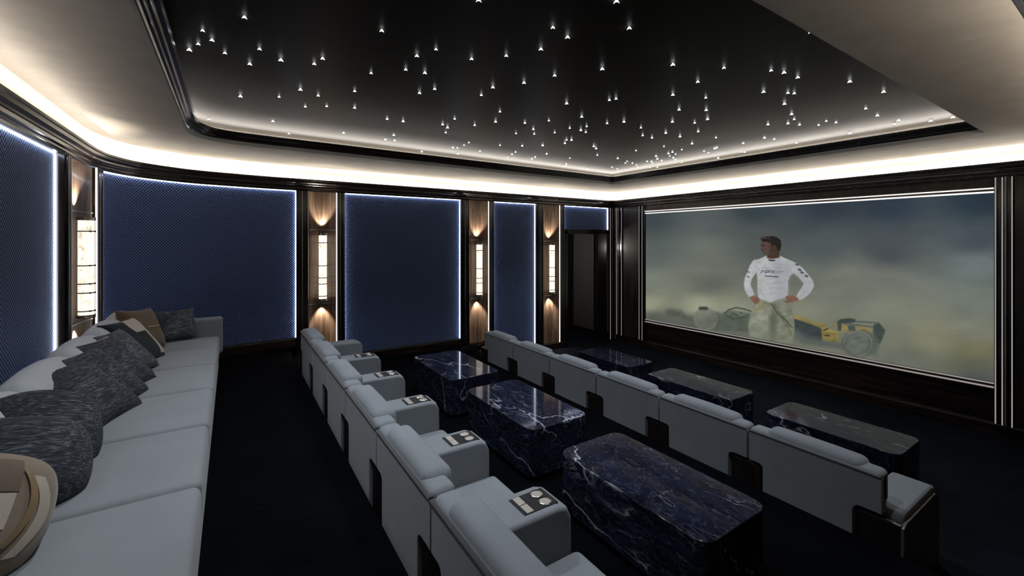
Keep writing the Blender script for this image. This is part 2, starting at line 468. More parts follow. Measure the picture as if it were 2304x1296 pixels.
def acoustic_panel(label, pts, z0, z1, group=None, sides=(1,1,1,0), loc=None):
    """pts: wall polyline of the panel face. The fabric sits 3 cm back; lamp strips ring it."""
    c = Vector(pts[len(pts)//2])
    t = thing('acoustic_panel', label, 'wall panel', (c.x, c.y, z0), 0, group)
    L = [(x-c.x, y-c.y) for x, y in pts]
    bm = new_bm()
    uvl = bm.loops.layers.uv.new('UVMap')
    a = offset(L, -.02, False); b = offset(L, -.06, False)
    s = 0; acc = [0]
    for p, q in zip(pts[:-1], pts[1:]): s += (Vector(q)-Vector(p)).length; acc.append(s)
    h = z1-z0
    for i in range(len(L)-1):
        f = bm.faces.new([bm.verts.new((*a[i], 0)), bm.verts.new((*a[i+1], 0)), bm.verts.new((*a[i+1], h)), bm.verts.new((*a[i], h))])
        for lp, (u, v) in zip(f.loops, ((acc[i],0),(acc[i+1],0),(acc[i+1],h),(acc[i],h))): lp[uvl].uv = (u, v)
        f = bm.faces.new([bm.verts.new((*b[i], h)), bm.verts.new((*b[i+1], h)), bm.verts.new((*b[i+1], 0)), bm.verts.new((*b[i], 0))])
    for (P, Q) in ((a[0], b[0]), (a[-1], b[-1])):
        bm.faces.new([bm.verts.new((*P, 0)), bm.verts.new((*Q, 0)), bm.verts.new((*Q, h)), bm.verts.new((*P, h))])
    bmesh.ops.remove_doubles(bm, verts=bm.verts, dist=1e-5)
    link('fabric', bm, M['panel'], t, sharp=50)
    # frame lip carrying the lamps
    def led(P, T, inward):   # vertical strip at plan point P, wall tangent T, facing inward
        b = new_bm(); n = Vector((T.y, -T.x)); u = T*inward
        q = [P-n*.018, P-n*.005]
        th = u*(-.006)
        vs = [q[0], q[1], q[1]+th, q[0]+th]
        lo = [b.verts.new((v.x, v.y, 0)) for v in vs]; hi = [b.verts.new((v.x, v.y, h)) for v in vs]
        b.faces.new(lo); b.faces.new(list(reversed(hi)))
        for i in range(4): b.faces.new((lo[i], lo[(i+1) % 4], hi[(i+1) % 4], hi[i]))
        bmesh.ops.recalc_face_normals(b, faces=b.faces)
        link('light_strip', b, M['led_cool'], t)
    T0 = (Vector(L[1])-Vector(L[0])).normalized(); T1 = (Vector(L[-1])-Vector(L[-2])).normalized()
    if sides[0]: led(Vector(L[0]), T0, 1)
    if sides[1]: led(Vector(L[-1]), T1, -1)
    if sides[2]:
        b = new_bm(); sweep(b, L, [(-.018, h), (-.005, h), (-.005, h-.006), (-.018, h-.006)], False, True)
        link('light_strip', b, M['led_cool'], t)
    if sides[3]:
        b = new_bm(); sweep(b, L, [(-.018, 0), (.012, 0), (.012, .006), (-.018, .006)], False, True)
        link('light_strip', b, M['led_cool'], t)
    return t

ZT = .732
PG = 'navy backlit wall panels'
acoustic_panel('navy fabric wall panel on the wall behind the long sofa', [(-1.24,1.2),(-1.23,5.13)], FLOOR_BACK+BB, ZT, PG)
ci = [i for i, p in enumerate(curve) if p[1] > 6.21][0]
acoustic_panel('large curved navy fabric wall panel in the rounded corner', [c for c in curve[ci:-1]]+[(.80,7.10)], FLOOR_BACK+BB, ZT, PG)
acoustic_panel('wide flat navy fabric wall panel between two lit columns', [(1.50,7.10),(3.50,7.10)], FLOOR_MID+BB, ZT, PG)
acoustic_panel('narrow navy fabric wall panel between the two columns nearest the door', [(4.215,7.10),(5.20,7.10)], FLOOR_FRONT+BB, ZT, PG)
acoustic_panel('small navy fabric wall panel above the doorway', [(5.98,7.10),(7.27,7.10)], .235, ZT, PG)

# ------------------------------------------------------------------ pilasters and sconces
def pilaster(label, p0, T, w, zb, zt, s_top, s_bot, r=.058, group='walnut columns with wall lamps', fr0=.25, fr1=.80, dep=.13, sag=.09):
    T = Vector(T).normalized(); ang = math.atan2(T.y, T.x)
    t = thing('pilaster', label, 'column', (p0[0], p0[1], zb), ang, group)
    H = zt-zb
    # local: x along the wall, room is at -y
    n0, n1 = fr0*w, fr1*w
    # dark flanks with flutes
    for side, (a, b) in enumerate(((0.0, n0), (n1, w))):
        bm = new_bm()
        add_box(bm, a, b, -.035, dep, 0, H)
        m = (b-a)
        for q in ((.20, .36), (.52, .66)):
            add_box(bm, a+m*q[0], a+m*q[1], -.055, -.03, 0, H, .006, 2)
        link('fluted_side', bm, M['dark_wood'], t)
    def rod(x, rr=.007, mat='metal', y=-.045):
        b = new_bm(); add_lathe(b, [(0,0),(rr,0),(rr,H),(0,H)], 12, Matrix.Translation((x, y, 0))); link('metal_strip', b, M[mat], t)
    rod(n0*.47); rod(n0*.93); rod(n1+(w-n1)*.46, .007); rod(n1+(w-n1)*.88, .005)
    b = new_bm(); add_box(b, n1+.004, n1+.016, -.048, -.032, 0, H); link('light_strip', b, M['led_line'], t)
    # concave walnut back
    cw = (n1-n0)/2; cx = (n0+n1)/2
    RR = (cw*cw+sag*sag)/(2*sag); a_max = math.asin(cw/RR); N = 20
    arc = [(cx+RR*math.sin(-a_max+2*a_max*k/N), -.02+RR*math.cos(-a_max+2*a_max*k/N)-(RR-sag)) for k in range(N+1)]
    arc_b = [(arc[-1][0], dep), (arc[0][0], dep)]
    bm = new_bm(); add_prism(bm, arc+arc_b, 0, H, 'z'); link('niche', bm, M['walnut'], t, sharp=30)
    # crescent ledges above and below the lamp
    for zz in (s_top+.055, s_bot-.055):
        z = zz-zb
        bm = new_bm()
        inner = [(cx+(x-cx)*.97, y-.002) for x, y in arc]
        front = [(cx+(x-cx)*.97, -.02+ (y+.02)*.72) for x, y in reversed(arc)]
        add_prism(bm, inner+front[1:-1], z-.006, z+.006, 'z'); link('ledge', bm, M['metal'], t)
    # lamp
    c = Vector((p0[0], p0[1]))+T*cx+Vector((T.y, -T.x))*.055
    return c, ang

def sconce(label, c, ang, z0, z1, r, wall_gap=.10, boost=1):
    t = thing('wall_sconce', label, 'lamp', (c.x, c.y, z0), ang, 'tall alabaster wall lamps')
    H = z1-z0
    cuts = [0, .035, .165, .27, .37, .55, .875, 1.0]
    cuts = [0, .07, .25, .34, .52, .86, 1.0]
    bm = new_bm(); add_lathe(bm, [(0,.03),(r,.03),(r,H-.03),(0,H-.03)], 28)
    link('lamp_shade', bm, M['onyx'], t)
    for q in cuts[1:-1]:
        bm = new_bm(); z = q*H
        add_lathe(bm, [(r-.002,z-.005),(r+.004,z-.005),(r+.004,z+.005),(r-.002,z+.005),(r-.002,z-.005)], 28); 
        for a in (-.9, 0, .9):
            add_box(bm, -.006, .006, -r-.010, -r+.002, z-.007, z+.007, 0, 1, Matrix.Rotation(a, 4, 'Z'))
        link('band', bm, M['dark_wood'], t)
    for z, s in ((0, 1), (H, -1)):
        bm = new_bm(); add_lathe(bm, [(0,z),(r+.008,z),(r+.008,z+s*.03),(r-.004,z+s*.034),(0,z+s*.034)], 28)
        add_box(bm, -.012, .012, 0, wall_gap, min(z,z+s*.02), max(z,z+s*.02))
        link('end_cap', bm, M['metal'], t)
    def spot(zz, up, e):
        L = bpy.data.lights.new('sconce_lamp', 'SPOT'); L.energy = e; L.color = (1,.90,.77)
        L.spot_size = R(80); L.spot_blend = .8; L.shadow_soft_size = .012
        o = bpy.data.objects.new('sconce_lamp', L); COL.objects.link(o); o.parent = t
        o.location = (0, wall_gap-.03, zz); o.rotation_euler = (R(180)+R(-6) if up else R(6), 0, 0)
        return o
    spot(H+.072, True, 36.0*boost); spot(-.072, False, 36.0*boost)
    return t

c, a = pilaster('walnut column with lamp in the back corner beside the long sofa', (-1.222,5.15), (.045,1), 1.04, FLOOR_BACK+BB, ZT, .215, -.735, fr0=.11, fr1=.77, dep=.075, sag=.05)
sconce('tall glowing wall lamp on the column behind the long sofa', c, a, -.735, .215, .058, .07, 1.8)
c, a = pilaster('walnut column with lamp between the curved and the wide flat navy panel', (.805,7.10), (1,0), .69, -1.65, ZT, .10, -.92)
sconce('tall glowing wall lamp beside the curved navy panel', c, a, -.92, .10, .057)
c, a = pilaster('walnut column with lamp between the wide and the narrow navy panel', (3.505,7.10), (1,0), .705, -1.915, ZT, -.055, -1.045)
sconce('tall glowing wall lamp between the wide and the narrow navy panel', c, a, -1.045, -.055, .057)
c, a = pilaster('walnut column with lamp directly left of the doorway', (5.205,7.10), (1,0), .745, FLOOR_FRONT+BB, ZT, -.075, -1.11)
sconce('tall glowing wall lamp nearest the doorway', c, a, -1.11, -.075, .057)
bm = new_bm(); add_box(bm, .81, 1.49, 7.07, 7.24, -1.80, -1.65); struct(link('trim_6', bm, M['dark_wood_x']))

# ------------------------------------------------------------------ doorway
fr = struct(bpy.data.objects.new('door_1', None)); COL.objects.link(fr); fr.location = (6.625, 7.10, FLOOR_FRONT)
HD = .20-FLOOR_FRONT
bm = new_bm()
add_box(bm, -.655, -.575, -.03, .24, 0, HD, .006, 2); add_box(bm, .575, .655, -.03, .24, 0, HD, .006, 2); add_box(bm, -.655, .655, -.03, .24, HD-.07, HD+.035, .006, 2)
link('door_frame', bm, M['dark_wood'], fr)
bm = new_bm(); add_box(bm, 1.03, 1.07, .86, 1.62, .02, HD-.02, .004, 2); link('open_leaf', bm, M['glass_grey'], fr)
bm = new_bm()
add_box(bm, -.80, -.70, .24, 2.2, 0, HD+.1); add_box(bm, 1.08, 1.18, .24, 2.2, 0, HD+.1); add_box(bm, -.80, 1.18, 2.1, 2.2, 0, HD+.1); add_box(bm, -.80, 1.18, .24, 2.2, HD+.02, HD+.12)
link('passage_lining', bm, M['black'], fr)
lp = bpy.data.lights.new('passage_fill', 'POINT'); lp.energy = 16; lp.color = (1,.95,.86); lp.shadow_soft_size = .06  # unseen fill light, added to brighten the grey leaf
lo_ = bpy.data.objects.new('passage_fill', lp); COL.objects.link(lo_); lo_.parent = fr; lo_.location = (-.60, .9, 2.1)
# fluted post in the corner
def flutes(name, label, p0, T, w, rods, zb, zt, mat='dark_wood', out=.0):
    T = Vector(T).normalized(); t = thing(name, label, 'column', (p0[0], p0[1], zb), math.atan2(T.y, T.x))
    H = zt-zb
    bm = new_bm(); add_box(bm, 0, w, -.02-out, .13, 0, H)
    for x in rods: add_box(bm, max(0, x-.016), min(w, x+.016), -.04-out, -.015-out, 0, H, .004, 2)
    link('fluted_board', bm, M[mat], t)
    for x in rods:
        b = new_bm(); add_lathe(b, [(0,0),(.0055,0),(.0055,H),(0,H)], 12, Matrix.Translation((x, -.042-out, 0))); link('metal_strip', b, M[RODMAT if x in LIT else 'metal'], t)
    return t
LIT = (.13,.27,.035,.115,.012,.065,.14,.03); RODMAT = 'strip_glow'  # metal strips on the posts whose shine is added as a dim glow
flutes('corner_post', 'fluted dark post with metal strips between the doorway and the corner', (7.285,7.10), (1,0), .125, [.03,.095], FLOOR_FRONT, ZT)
T = SCR_D
RODMAT = 'strip_glow'
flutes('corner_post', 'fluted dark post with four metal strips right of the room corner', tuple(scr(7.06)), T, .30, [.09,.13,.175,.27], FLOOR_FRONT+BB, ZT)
bm = new_bm()
t = thing('wood_panel', 'tall smoked walnut panel between the corner and the screen', 'wall panel', (*scr(6.76), FLOOR_FRONT+BB), math.atan2(T.y, T.x))
add_box(bm, 0, .42, -.015, .13, 0, ZT-FLOOR_FRONT-BB); link('board', bm, M['walnut_dark'], t)
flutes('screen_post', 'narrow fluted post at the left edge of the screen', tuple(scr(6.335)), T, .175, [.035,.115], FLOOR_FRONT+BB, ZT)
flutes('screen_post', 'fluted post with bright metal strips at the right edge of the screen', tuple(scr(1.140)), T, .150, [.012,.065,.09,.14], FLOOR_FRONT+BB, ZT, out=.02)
t = thing('wood_panel', 'tall smoked walnut panel right of the screen', 'wall panel', (*scr(.985), FLOOR_FRONT+BB), math.atan2(T.y, T.x))
bm = new_bm(); add_box(bm, 0, .76, -.015, .13, 0, ZT-FLOOR_FRONT-BB); link('board', bm, M['walnut_dark'], t)

# ------------------------------------------------------------------ screen
F_, CX_, HY_ = 968.0, 1152.0, 540.0
A_ = math.atan((CX_-520)/F_)
fx, fy = math.sin(A_), math.cos(A_); rx, ry = fy, -fx
ys0, ys1, zs0, zs1 = 6.15, 1.14, -1.685, .560
NU, NV = 820, 372
d0, d1 = scr(ys0), scr(ys1)
U = np.linspace(0, 1, NU+1); V = np.linspace(0, 1, NV+1)
uu, vv = np.meshgrid(U, V)
X = d0.x+(d1.x-d0.x)*uu; Y = d0.y+(d1.y-d0.y)*uu; Z = zs0+(zs1-zs0)*vv
dep = X*fx+Y*fy
PX = CX_+F_*(X*rx+Y*ry)/dep; PY = HY_-F_*Z/dep
# the moving picture on the screen, painted with soft shapes
rng = np.random.default_rng(5)
def vnoise(sx, sy, seed):
    g = np.random.default_rng(seed).random((64, 64))
    x = (PX-1400)/sx; y = (PY-400)/sy
    xi = np.floor(x).astype(int); yi = np.floor(y).astype(int); xf = x-xi; yf = y-yi
    xf = xf*xf*(3-2*xf); yf = yf*yf*(3-2*yf)
    G = lambda a, b: g[a % 64, b % 64]
    return (G(yi,xi)*(1-xf)+G(yi,xi+1)*xf)*(1-yf)+(G(yi+1,xi)*(1-xf)+G(yi+1,xi+1)*xf)*yf
def fbm(sx, sy, seed):
    return sum(vnoise(sx/2**k, sy/2**k, seed+k)*.5**k for k in range(4))/1.875
ctrl = [(1460,490,(62,72,76)),(1460,570,(88,96,94)),(1460,640,(120,125,114)),(1460,690,(170,172,142)),(1600,500,(86,92,92)),(1600,560,(104,110,102)),(1600,640,(100,105,98)),(1580,690,(160,163,138)),
 (1700,470,(52,62,68)),(1700,540,(84,90,88)),(1850,460,(50,58,68)),(1850,560,(78,86,88)),(1850,650,(112,116,106)),(1900,620,(110,115,105)),(2000,460,(48,58,70)),(2000,560,(72,78,82)),(2000,640,(108,112,104)),(2000,700,(122,126,112)),
 (2200,450,(42,54,64)),(2200,540,(72,82,88)),(2200,600,(106,116,114)),(2200,680,(116,124,116)),(2200,740,(118,122,108)),(2100,760,(128,127,104)),(2200,790,(118,116,88)),(2200,820,(96,100,84)),(2200,850,(76,82,82)),
 (1900,790,(110,112,98)),(2040,815,(100,104,94)),(1740,760,(98,104,92)),(1560,740,(86,92,84)),(1470,715,(78,84,78)),(1800,700,(124,126,108)),(1640,690,(140,142,122))]
wsum = np.zeros_like(PX); pic = np.zeros(PX.shape+(3,))
for cx, cy, c3 in ctrl:
    w = 1/(((PX-cx)/1.5)**2+(PY-cy)**2+300)**1.5
    wsum += w; pic += w[..., None]*np.array(c3, float)
pic /= wsum[..., None]
nz = fbm(170, 60, 3)-.5; pic *= (1+.22*nz)[..., None]
nz2 = fbm(60, 26, 11)-.5; pic *= (1+.08*nz2)[..., None]
def C5(pts): return [(1560+x/4.05, 500+y/4.05) for x, y in pts]
def sdf(poly, x, y):
    n = len(poly); d = np.full(x.shape, 1e9); inside = np.zeros(x.shape, bool)
    for i in range(n):
        ax, ay = poly[i]; bx, by = poly[(i+1) % n]
        ex, ey = bx-ax, by-ay; wx, wy = x-ax, y-ay
        tt = np.clip((wx*ex+wy*ey)/(ex*ex+ey*ey+1e-9), 0, 1)
        d = np.minimum(d, (wx-ex*tt)**2+(wy-ey*tt)**2)
        cond = ((ay <= y) != (by <= y))
        xi = ax+(y-ay)/(by-ay+1e-12)*ex
        inside ^= cond & (x < xi)
    return np.where(inside, -np.sqrt(d), np.sqrt(d))
def box_of(poly, m):
    xs = [p[0] for p in poly]; ys = [p[1] for p in poly]
    return (PX > min(xs)-m) & (PX < max(xs)+m) & (PY > min(ys)-m) & (PY < max(ys)+m)
def fill(poly, col, feather=1.0, alpha=1.0, tex=0):
    k = box_of(poly, feather*3+2); x, y = PX[k], PY[k]
    a = np.clip(.5-sdf(poly, x, y)/(2*feather), 0, 1)*alpha
    c = np.array(col, float)*np.ones((len(x), 1))
    if tex: c *= (1+tex*(fbm(14, 9, 40)[k]-.5))[:, None]
    pic[k] = pic[k]*(1-a[:, None])+c*a[:, None]
def stroke(p, q, w, col, alpha=1.0, feather=.6):
    k = box_of([p, q], w+3); x, y = PX[k], PY[k]
    ex, ey = q[0]-p[0], q[1]-p[1]; tt = np.clip(((x-p[0])*ex+(y-p[1])*ey)/(ex*ex+ey*ey+1e-9), 0, 1)
    d = np.hypot(x-p[0]-ex*tt, y-p[1]-ey*tt)-w/2
    a = np.clip(.5-d/(2*feather), 0, 1)*alpha
    pic[k] = pic[k]*(1-a[:, None])+np.array(col, float)*a[:, None]
def strokes(pts, w, col, alpha=1.0, feather=.6):
    P = C5(pts)
    for p, q in zip(P[:-1], P[1:]): stroke(p, q, w, col, alpha, feather)
def ell(cx, cy, rx_, ry_, n=28, rot=0):
    return [(cx+rx_*math.cos(2*math.pi*k/n)*math.cos(rot)-ry_*math.sin(2*math.pi*k/n)*math.sin(rot), cy+rx_*math.cos(2*math.pi*k/n)*math.sin(rot)+ry_*math.sin(2*math.pi*k/n)*math.cos(rot)) for k in range(n)]
# ground haze and the machine behind the driver
fill(C5([(-430,820),(-100,850),(200,840),(520,860),(900,880),(900,1100),(200,1040),(-430,900)]), (88,94,86), 9, .55)
fill(C5([(200,815),(260,830),(330,800),(520,830),(540,900),(520,1000),(200,980)]), (74,82,74), 3, .7, .5)
strokes([(285,830),(330,795),(390,778),(460,790),(530,812)], 3.2, (66,76,68), .9)
strokes([(330,860),(370,830),(400,850),(440,820)], 3, (70,80,72), .8); strokes([(300,850),(360,880),(480,860)], 3, (60,70,64), .7)
strokes([(380,820),(420,835),(430,850)], 2, (120,130,112), .6)
fill(C5(ell(112,880,112,105)), (104,110,98), 2, .75, .3)
for r_ in (104,): 
    e = ell(112,880,r_,96); strokes(e+[e[0]], 1.7, (132,137,120), .4, 1.0)
fill(C5([(45,785),(60,768),(120,768),(138,785),(130,800),(60,800)]), (52,60,56), 1.5, .85)
fill(C5([(-250,800),(-200,790),(-110,800),(-60,850),(0,860),(0,900),(-240,850)]), (78,84,76), 4, .7, .4)
fill(C5([(905,855),(1170,965),(1180,1085),(1040,1075),(900,980)]), (54,62,64), 3, .9, .3)
fill(C5([(905,838),(1000,868),(1120,912),(1215,925),(1222,965),(1325,1000),(1320,1090),(1180,1085),(1168,965),(1060,920),(920,880)]), (140,124,74), 2, .92, .35)
fill(C5([(1175,1000),(1300,1010),(1310,1090),(1180,1090)]), (126,112,64), 2, .8, .5)
strokes([(1200,1030),(1240,1035)], 3, (40,42,36), .8); strokes([(1190,985),(1225,970)], 4, (60,58,44), .8)
fill(C5([(905,960),(1060,1040),(1300,1095),(1380,1110),(1380,1160),(1000,1110),(890,1030)]), (84,90,86), 5, .8)
fill(C5([(1262,925),(1310,930),(1480,945),(1600,960),(1660,1050),(1610,1070),(1500,1010),(1330,995)]), (142,124,76), 2, .9, .35)
fill(C5([(1405,940),(1470,945),(1490,1000),(1420,990)]), (58,72,80), 1.5, .85)
fill(C5([(1640,935),(1695,915),(1750,985),(1728,1060),(1700,1110),(1655,1090),(1640,1000)]), (62,72,68), 1.8, .92, .3)
strokes([(1480,905),(1560,908),(1690,918)], 3.2, (78,88,82), .9); strokes([(1380,925),(1500,938),(1640,955)], 2.6, (70,80,74), .85)
fill(C5([(1310,905),(1345,882),(1420,874),(1478,884),(1480,905),(1440,918),(1330,922)]), (56,66,62), 1.5, .95)
fill(C5([(1312,915),(1352,918),(1350,990),(1318,990)]), (60,70,66), 1.5, .9)
fill(C5(ell(1520,1105,170,125)), (82,90,84), 4, .9, .3)
fill(C5(ell(1490,1100,105,95)), (100,107,98), 3, .75, .3)
e = ell(1500,1105,128,112); strokes(e[14:]+e[:8], 2.2, (140,146,130), .45, 1.2)
fill(C5([(1600,1130),(1690,1100),(1680,1230),(1560,1190)]), (88,96,88), 6, .7)
# person: overalls tied at the waist, white long-sleeved top
fill(C5([(600,690),(560,742),(532,800),(515,870),(500,935),(508,1010),(522,1045),(905,1110),(918,1010),(925,920),(902,810),(905,735),(825,722),(760,715),(700,738),(640,712)]), (122,126,110), 1.6, 1, .35)
fill(C5([(610,800),(700,770),(720,850),(690,1000),(620,1060),(520,1040),(505,940),(540,860)]), (146,150,134), 4, .55, .3)
fill(C5([(690,850),(740,800),(770,860),(750,1090),(700,1080)]), (84,90,78), 5, .7)
fill(C5([(600,700),(650,715),(700,745),(660,780),(580,830),(530,850),(545,790),(575,745)]), (140,138,110), 2.5, .8, .4)
fill(C5([(705,745),(740,735),(800,820),(880,930),(905,1000),(890,1040),(850,960),(770,840)]), (104,106,84), 2, .85, .4)
strokes([(712,745),(770,830),(850,900),(905,965)], 1.8, (56,60,50), .8); strokes([(600,770),(660,745),(710,740)], 1.4, (90,88,70), .7); strokes([(560,800),(640,775),(700,750)], 1.4, (92,90,72), .7)
shirt = [(668,305),(600,335),(548,345),(515,395),(495,450),(472,505),(461,560),(468,615),(488,655),(512,685),(560,660),(540,610),(522,570),(532,520),(574,462),(584,500),(583,580),(583,640),(598,690),(640,712),(700,730),(760,708),(830,690),(858,680),(866,600),(862,540),(882,490),(915,465),(960,500),(1008,555),(985,600),(952,650),(938,680),(965,710),(1010,692),(1062,650),(1102,580),(1088,530),(1050,480),(1000,420),(950,375),(880,345),(820,320),(788,303),(740,328),(700,328)]
fill(C5(shirt), (172,174,176), 1.2, 1, .18)
fill(C5([(700,330),(870,360),(880,480),(860,560),(862,680),(760,705),(740,560)]), (150,152,160), 8, .55)
fill(C5([(910,380),(1000,430),(1090,540),(1080,600),(1010,680),(960,690),(1020,570),(940,480)]), (152,156,162), 5, .5)
fill(C5([(470,520),(500,470),(540,380),(560,400),(520,520),(510,600),(540,650),(500,650)]), (188,190,190), 4, .5)
for a_, b_ in (((575,455),(590,640)),((600,600),(650,690)),((605,560),(640,600)),((640,660),(760,640)),((680,560),(800,545)),((700,600),(830,600)),((560,390),(600,430)),((900,470),(940,500)),((500,620),(545,655)),((960,690),(1010,640))):
    strokes([a_, b_], 1.6, (128,130,136), .45, 1.2)
strokes([(690,342),(715,350),(740,346)], 3.2, (40,44,52), .9)
ink = (52,58,72)
strokes([(617,463),(628,441),(640,441),(655,463)], 1.5, ink, .9); strokes([(664,463),(664,440),(690,440),(697,448),(688,456),(668,456)], 1.5, ink, .9)
strokes([(708,440),(742,464)], 1.5, ink, .85); strokes([(744,440),(708,464)], 1.5, ink, .85)
strokes([(782,444),(760,444),(754,454),(762,463),(780,463),(780,454)], 1.3, (110,118,126), .8); strokes([(790,463),(790,444),(812,444),(816,452),(792,456)], 1.3, (110,118,126), .8)
strokes([(656,490),(700,493),(775,496)], 2.4, (58,64,78), .8); strokes([(740,504),(772,508)], 1.4, (100,106,116), .7)
strokes([(632,412),(690,416)], 1.5, (110,122,132), .6); strokes([(750,412),(800,418)], 1.5, (110,122,132), .6); strokes([(650,395),(680,398)], 1.2, (130,140,146), .5); strokes([(762,380),(800,386)], 1.2, (120,130,140), .5)
for x_, y_ in ((945,383),(968,430),(990,455),(1030,488),(500,450),(500,495)): strokes([(x_-6,y_),(x_+10,y_+6)], 4.5 if x_ > 900 else 2.5, (54,66,72), .8)
strokes([(850,400),(880,440),(896,470)], 1.2, (176,140,150), .5)
skin = (86,70,62)
fill(C5([(672,300),(672,326),(720,334),(788,322),(782,262),(690,262)]), (72,54,46), 1.2)
fill(C5([(640,160),(618,182),(614,212),(622,228),(612,242),(626,252),(624,266),(634,276),(640,292),(668,300),(720,300),(770,262),(786,215),(780,170),(700,150)]), skin, 1.0)
fill(C5([(700,200),(760,200),(770,262),(720,300),(690,300)]), (62,48,42), 4, .7)
fill(C5([(610,152),(622,136),(660,130),(690,130),(722,125),(770,140),(798,168),(803,212),(790,262),(768,268),(758,218),(738,202),(716,216),(708,190),(668,178),(640,180),(624,168)]), (36,34,32), 1.0, 1, .5)
strokes([(622,150),(650,140),(672,148)], 2, (104,96,80), .7); strokes([(690,135),(700,160)], 1.4, (92,86,74), .6)
strokes([(620,210),(648,214)], 2.2, (40,30,28), .8); strokes([(622,245),(634,250)], 1.6, (50,34,30), .7); strokes([(628,262),(650,266)], 1.4, (60,40,36), .7)
fill(C5([(512,684),(545,668),(585,680),(606,700),(604,722),(590,742),(566,746),(545,728),(528,708)]), (128,96,80), 1.0)
strokes([(560,700),(585,735)], 1.2, (80,58,48), .8); strokes([(572,690),(600,722)], 1.2, (80,58,48), .8); strokes([(545,700),(568,740)], 1.2, (84,60,50), .8)
fill(C5([(845,672),(905,664),(945,684),(966,708),(915,728),(862,738),(818,726),(862,706),(838,690)]), (124,92,78), 1.0)
strokes([(850,700),(900,700)], 1.2, (78,56,48), .8); strokes([(835,725),(890,712)], 1.2, (78,56,48), .8)
fill(C5([(480,960),(930,1010),(940,1130),(480,1060)]), (112,116,102), 12, .42)
pic = np.clip(pic*(1+.03*(rng.random(PX.shape)[..., None]-.5)), 0, 255)/255
lin = np.where(pic <= .04045, pic/12.92, ((pic+.055)/1.055)**2.4)
nv = (NU+1)*(NV+1)
ang = math.atan2(SCR_D.y, SCR_D.x)
L = float((d1-d0).length)
me = bpy.data.meshes.new('picture')
me.vertices.add(nv)
co = np.stack([uu*L, np.full_like(uu, -.004), (zs1-zs0)*vv], -1).reshape(-1).astype(np.float32)
me.vertices.foreach_set('co', co)
idx = np.arange(nv).reshape(NV+1, NU+1)
q = np.stack([idx[:-1,:-1], idx[:-1,1:], idx[1:,1:], idx[1:,:-1]], -1).reshape(-1, 4)
me.loops.add(q.size); me.loops.foreach_set('vertex_index', q.reshape(-1).astype(np.int32))
me.polygons.add(len(q)); me.polygons.foreach_set('loop_start', (np.arange(len(q))*4).astype(np.int32))
me.update(calc_edges=True)
ca = me.color_attributes.new('frame', 'FLOAT_COLOR', 'POINT')
ca.data.foreach_set('color', np.concatenate([lin, np.ones(PX.shape+(1,))], -1).reshape(-1).astype(np.float32))
m, nt, o = mat_new('projected_frame')
e = nt.nodes.new('ShaderNodeEmission'); at = nt.nodes.new('ShaderNodeAttribute'); at.attribute_name = 'frame'
nt.links.new(at.outputs[0], e.inputs[0]); e.inputs[1].default_value = .97; nt.links.new(e.outputs[0], o.inputs[0])
me.materials.append(m)
screen = thing('cinema_screen', 'wide cinema screen showing a driver in white before a yellow racing car', 'screen', (d0.x, d0.y, zs0), ang)
po = bpy.data.objects.new('picture', me); COL.objects.link(po); po.parent = screen
bm = new_bm(); add_box(bm, 0, L, 0, .02, 0, zs1-zs0); link('backing', bm, M['black'], screen)
H = zs1-zs0
for (za, zb_, mat, out) in ((H, H+.018, 'trim_glow', .035), (H+.045, H+.058, 'trim_glow', .05), (-.018, -.006, 'strip_glow', .035), (-.062, -.052, 'strip_glow', .055)):  # metal trims, their highlights made by emission
    bm = new_bm(); add_box(bm, 0, L-.004, -out, 0, za, zb_, .004, 2); link('metal_strip', bm, M[mat], screen)
bm = new_bm(); add_box(bm, 0, L-.004, -.02, .12, H+.018, H+.045); add_box(bm, 0, L-.004, -.035, .12, H+.060, H+.075); add_box(bm, 0, L-.004, -.03, .12, -.10, -.062); add_box(bm, 0, L-.004, -.015, .12, -.048, -.02)
link('frame', bm, M['dark_wood_x'], screen)
bm = new_bm(); add_box(bm, 0, L-.008, -.005, .12, 0, ZT-(zs1+.08)); t = thing('wood_panel', 'narrow walnut board between the crown and the top of the screen', 'wall panel', (d0.x, d0.y, zs1+.078), ang); link('board', bm, M['walnut_dark'], t)
bm = new_bm(); add_box(bm, 0, L-.008, 0, .12, 0, zs0-.10-(FLOOR_FRONT+BB)); t = thing('wood_panel', 'long dark wooden board under the screen', 'wall panel', (d0.x, d0.y, FLOOR_FRONT+BB), ang); link('board', bm, M['dark_wood_x'], t)

# ------------------------------------------------------------------ recliners
PITCH = .842
def soft_box(x0, x1, y0, y1, z0, z1, r, puff=0.0, seg=5, sub=6):
    """rounded cushion: bevelled box whose big faces bulge by puff"""
    t = bmesh.new()
    bmesh.ops.create_cube(t, size=1)
    for v in t.verts: v.co = Vector(((x0+x1)/2+v.co.x*(x1-x0), (y0+y1)/2+v.co.y*(y1-y0), (z0+z1)/2+v.co.z*(z1-z0)))
    bmesh.ops.bevel(t, geom=list(t.edges), offset=r, segments=seg, profile=.5, affect='EDGES', clamp_overlap=True)
    if puff:
        big = [e for e in t.edges if e.calc_length() > max(.05, r*1.2)]
        bmesh.ops.subdivide_edges(t, edges=big, cuts=sub, use_grid_fill=True)
        for v in t.verts:
            u = [min(1, abs(2*(v.co[i]-m_)/d_)) for i, m_, d_ in ((0,(x0+x1)/2,x1-x0),(1,(y0+y1)/2,y1-y0),(2,(z0+z1)/2,z1-z0))]
            d = Vector((v.co.x-(x0+x1)/2, v.co.y-(y0+y1)/2, v.co.z-(z0+z1)/2))
            for i in range(3):
                j, k = [q_ for q_ in range(3) if q_ != i]
                f = (1-u[j]**2)*(1-u[k]**2)
                if u[i] > .5: v.co[i] += puff[i]*f*(1 if d[i] > 0 else -1)*(u[i]-.5)*2
    return t

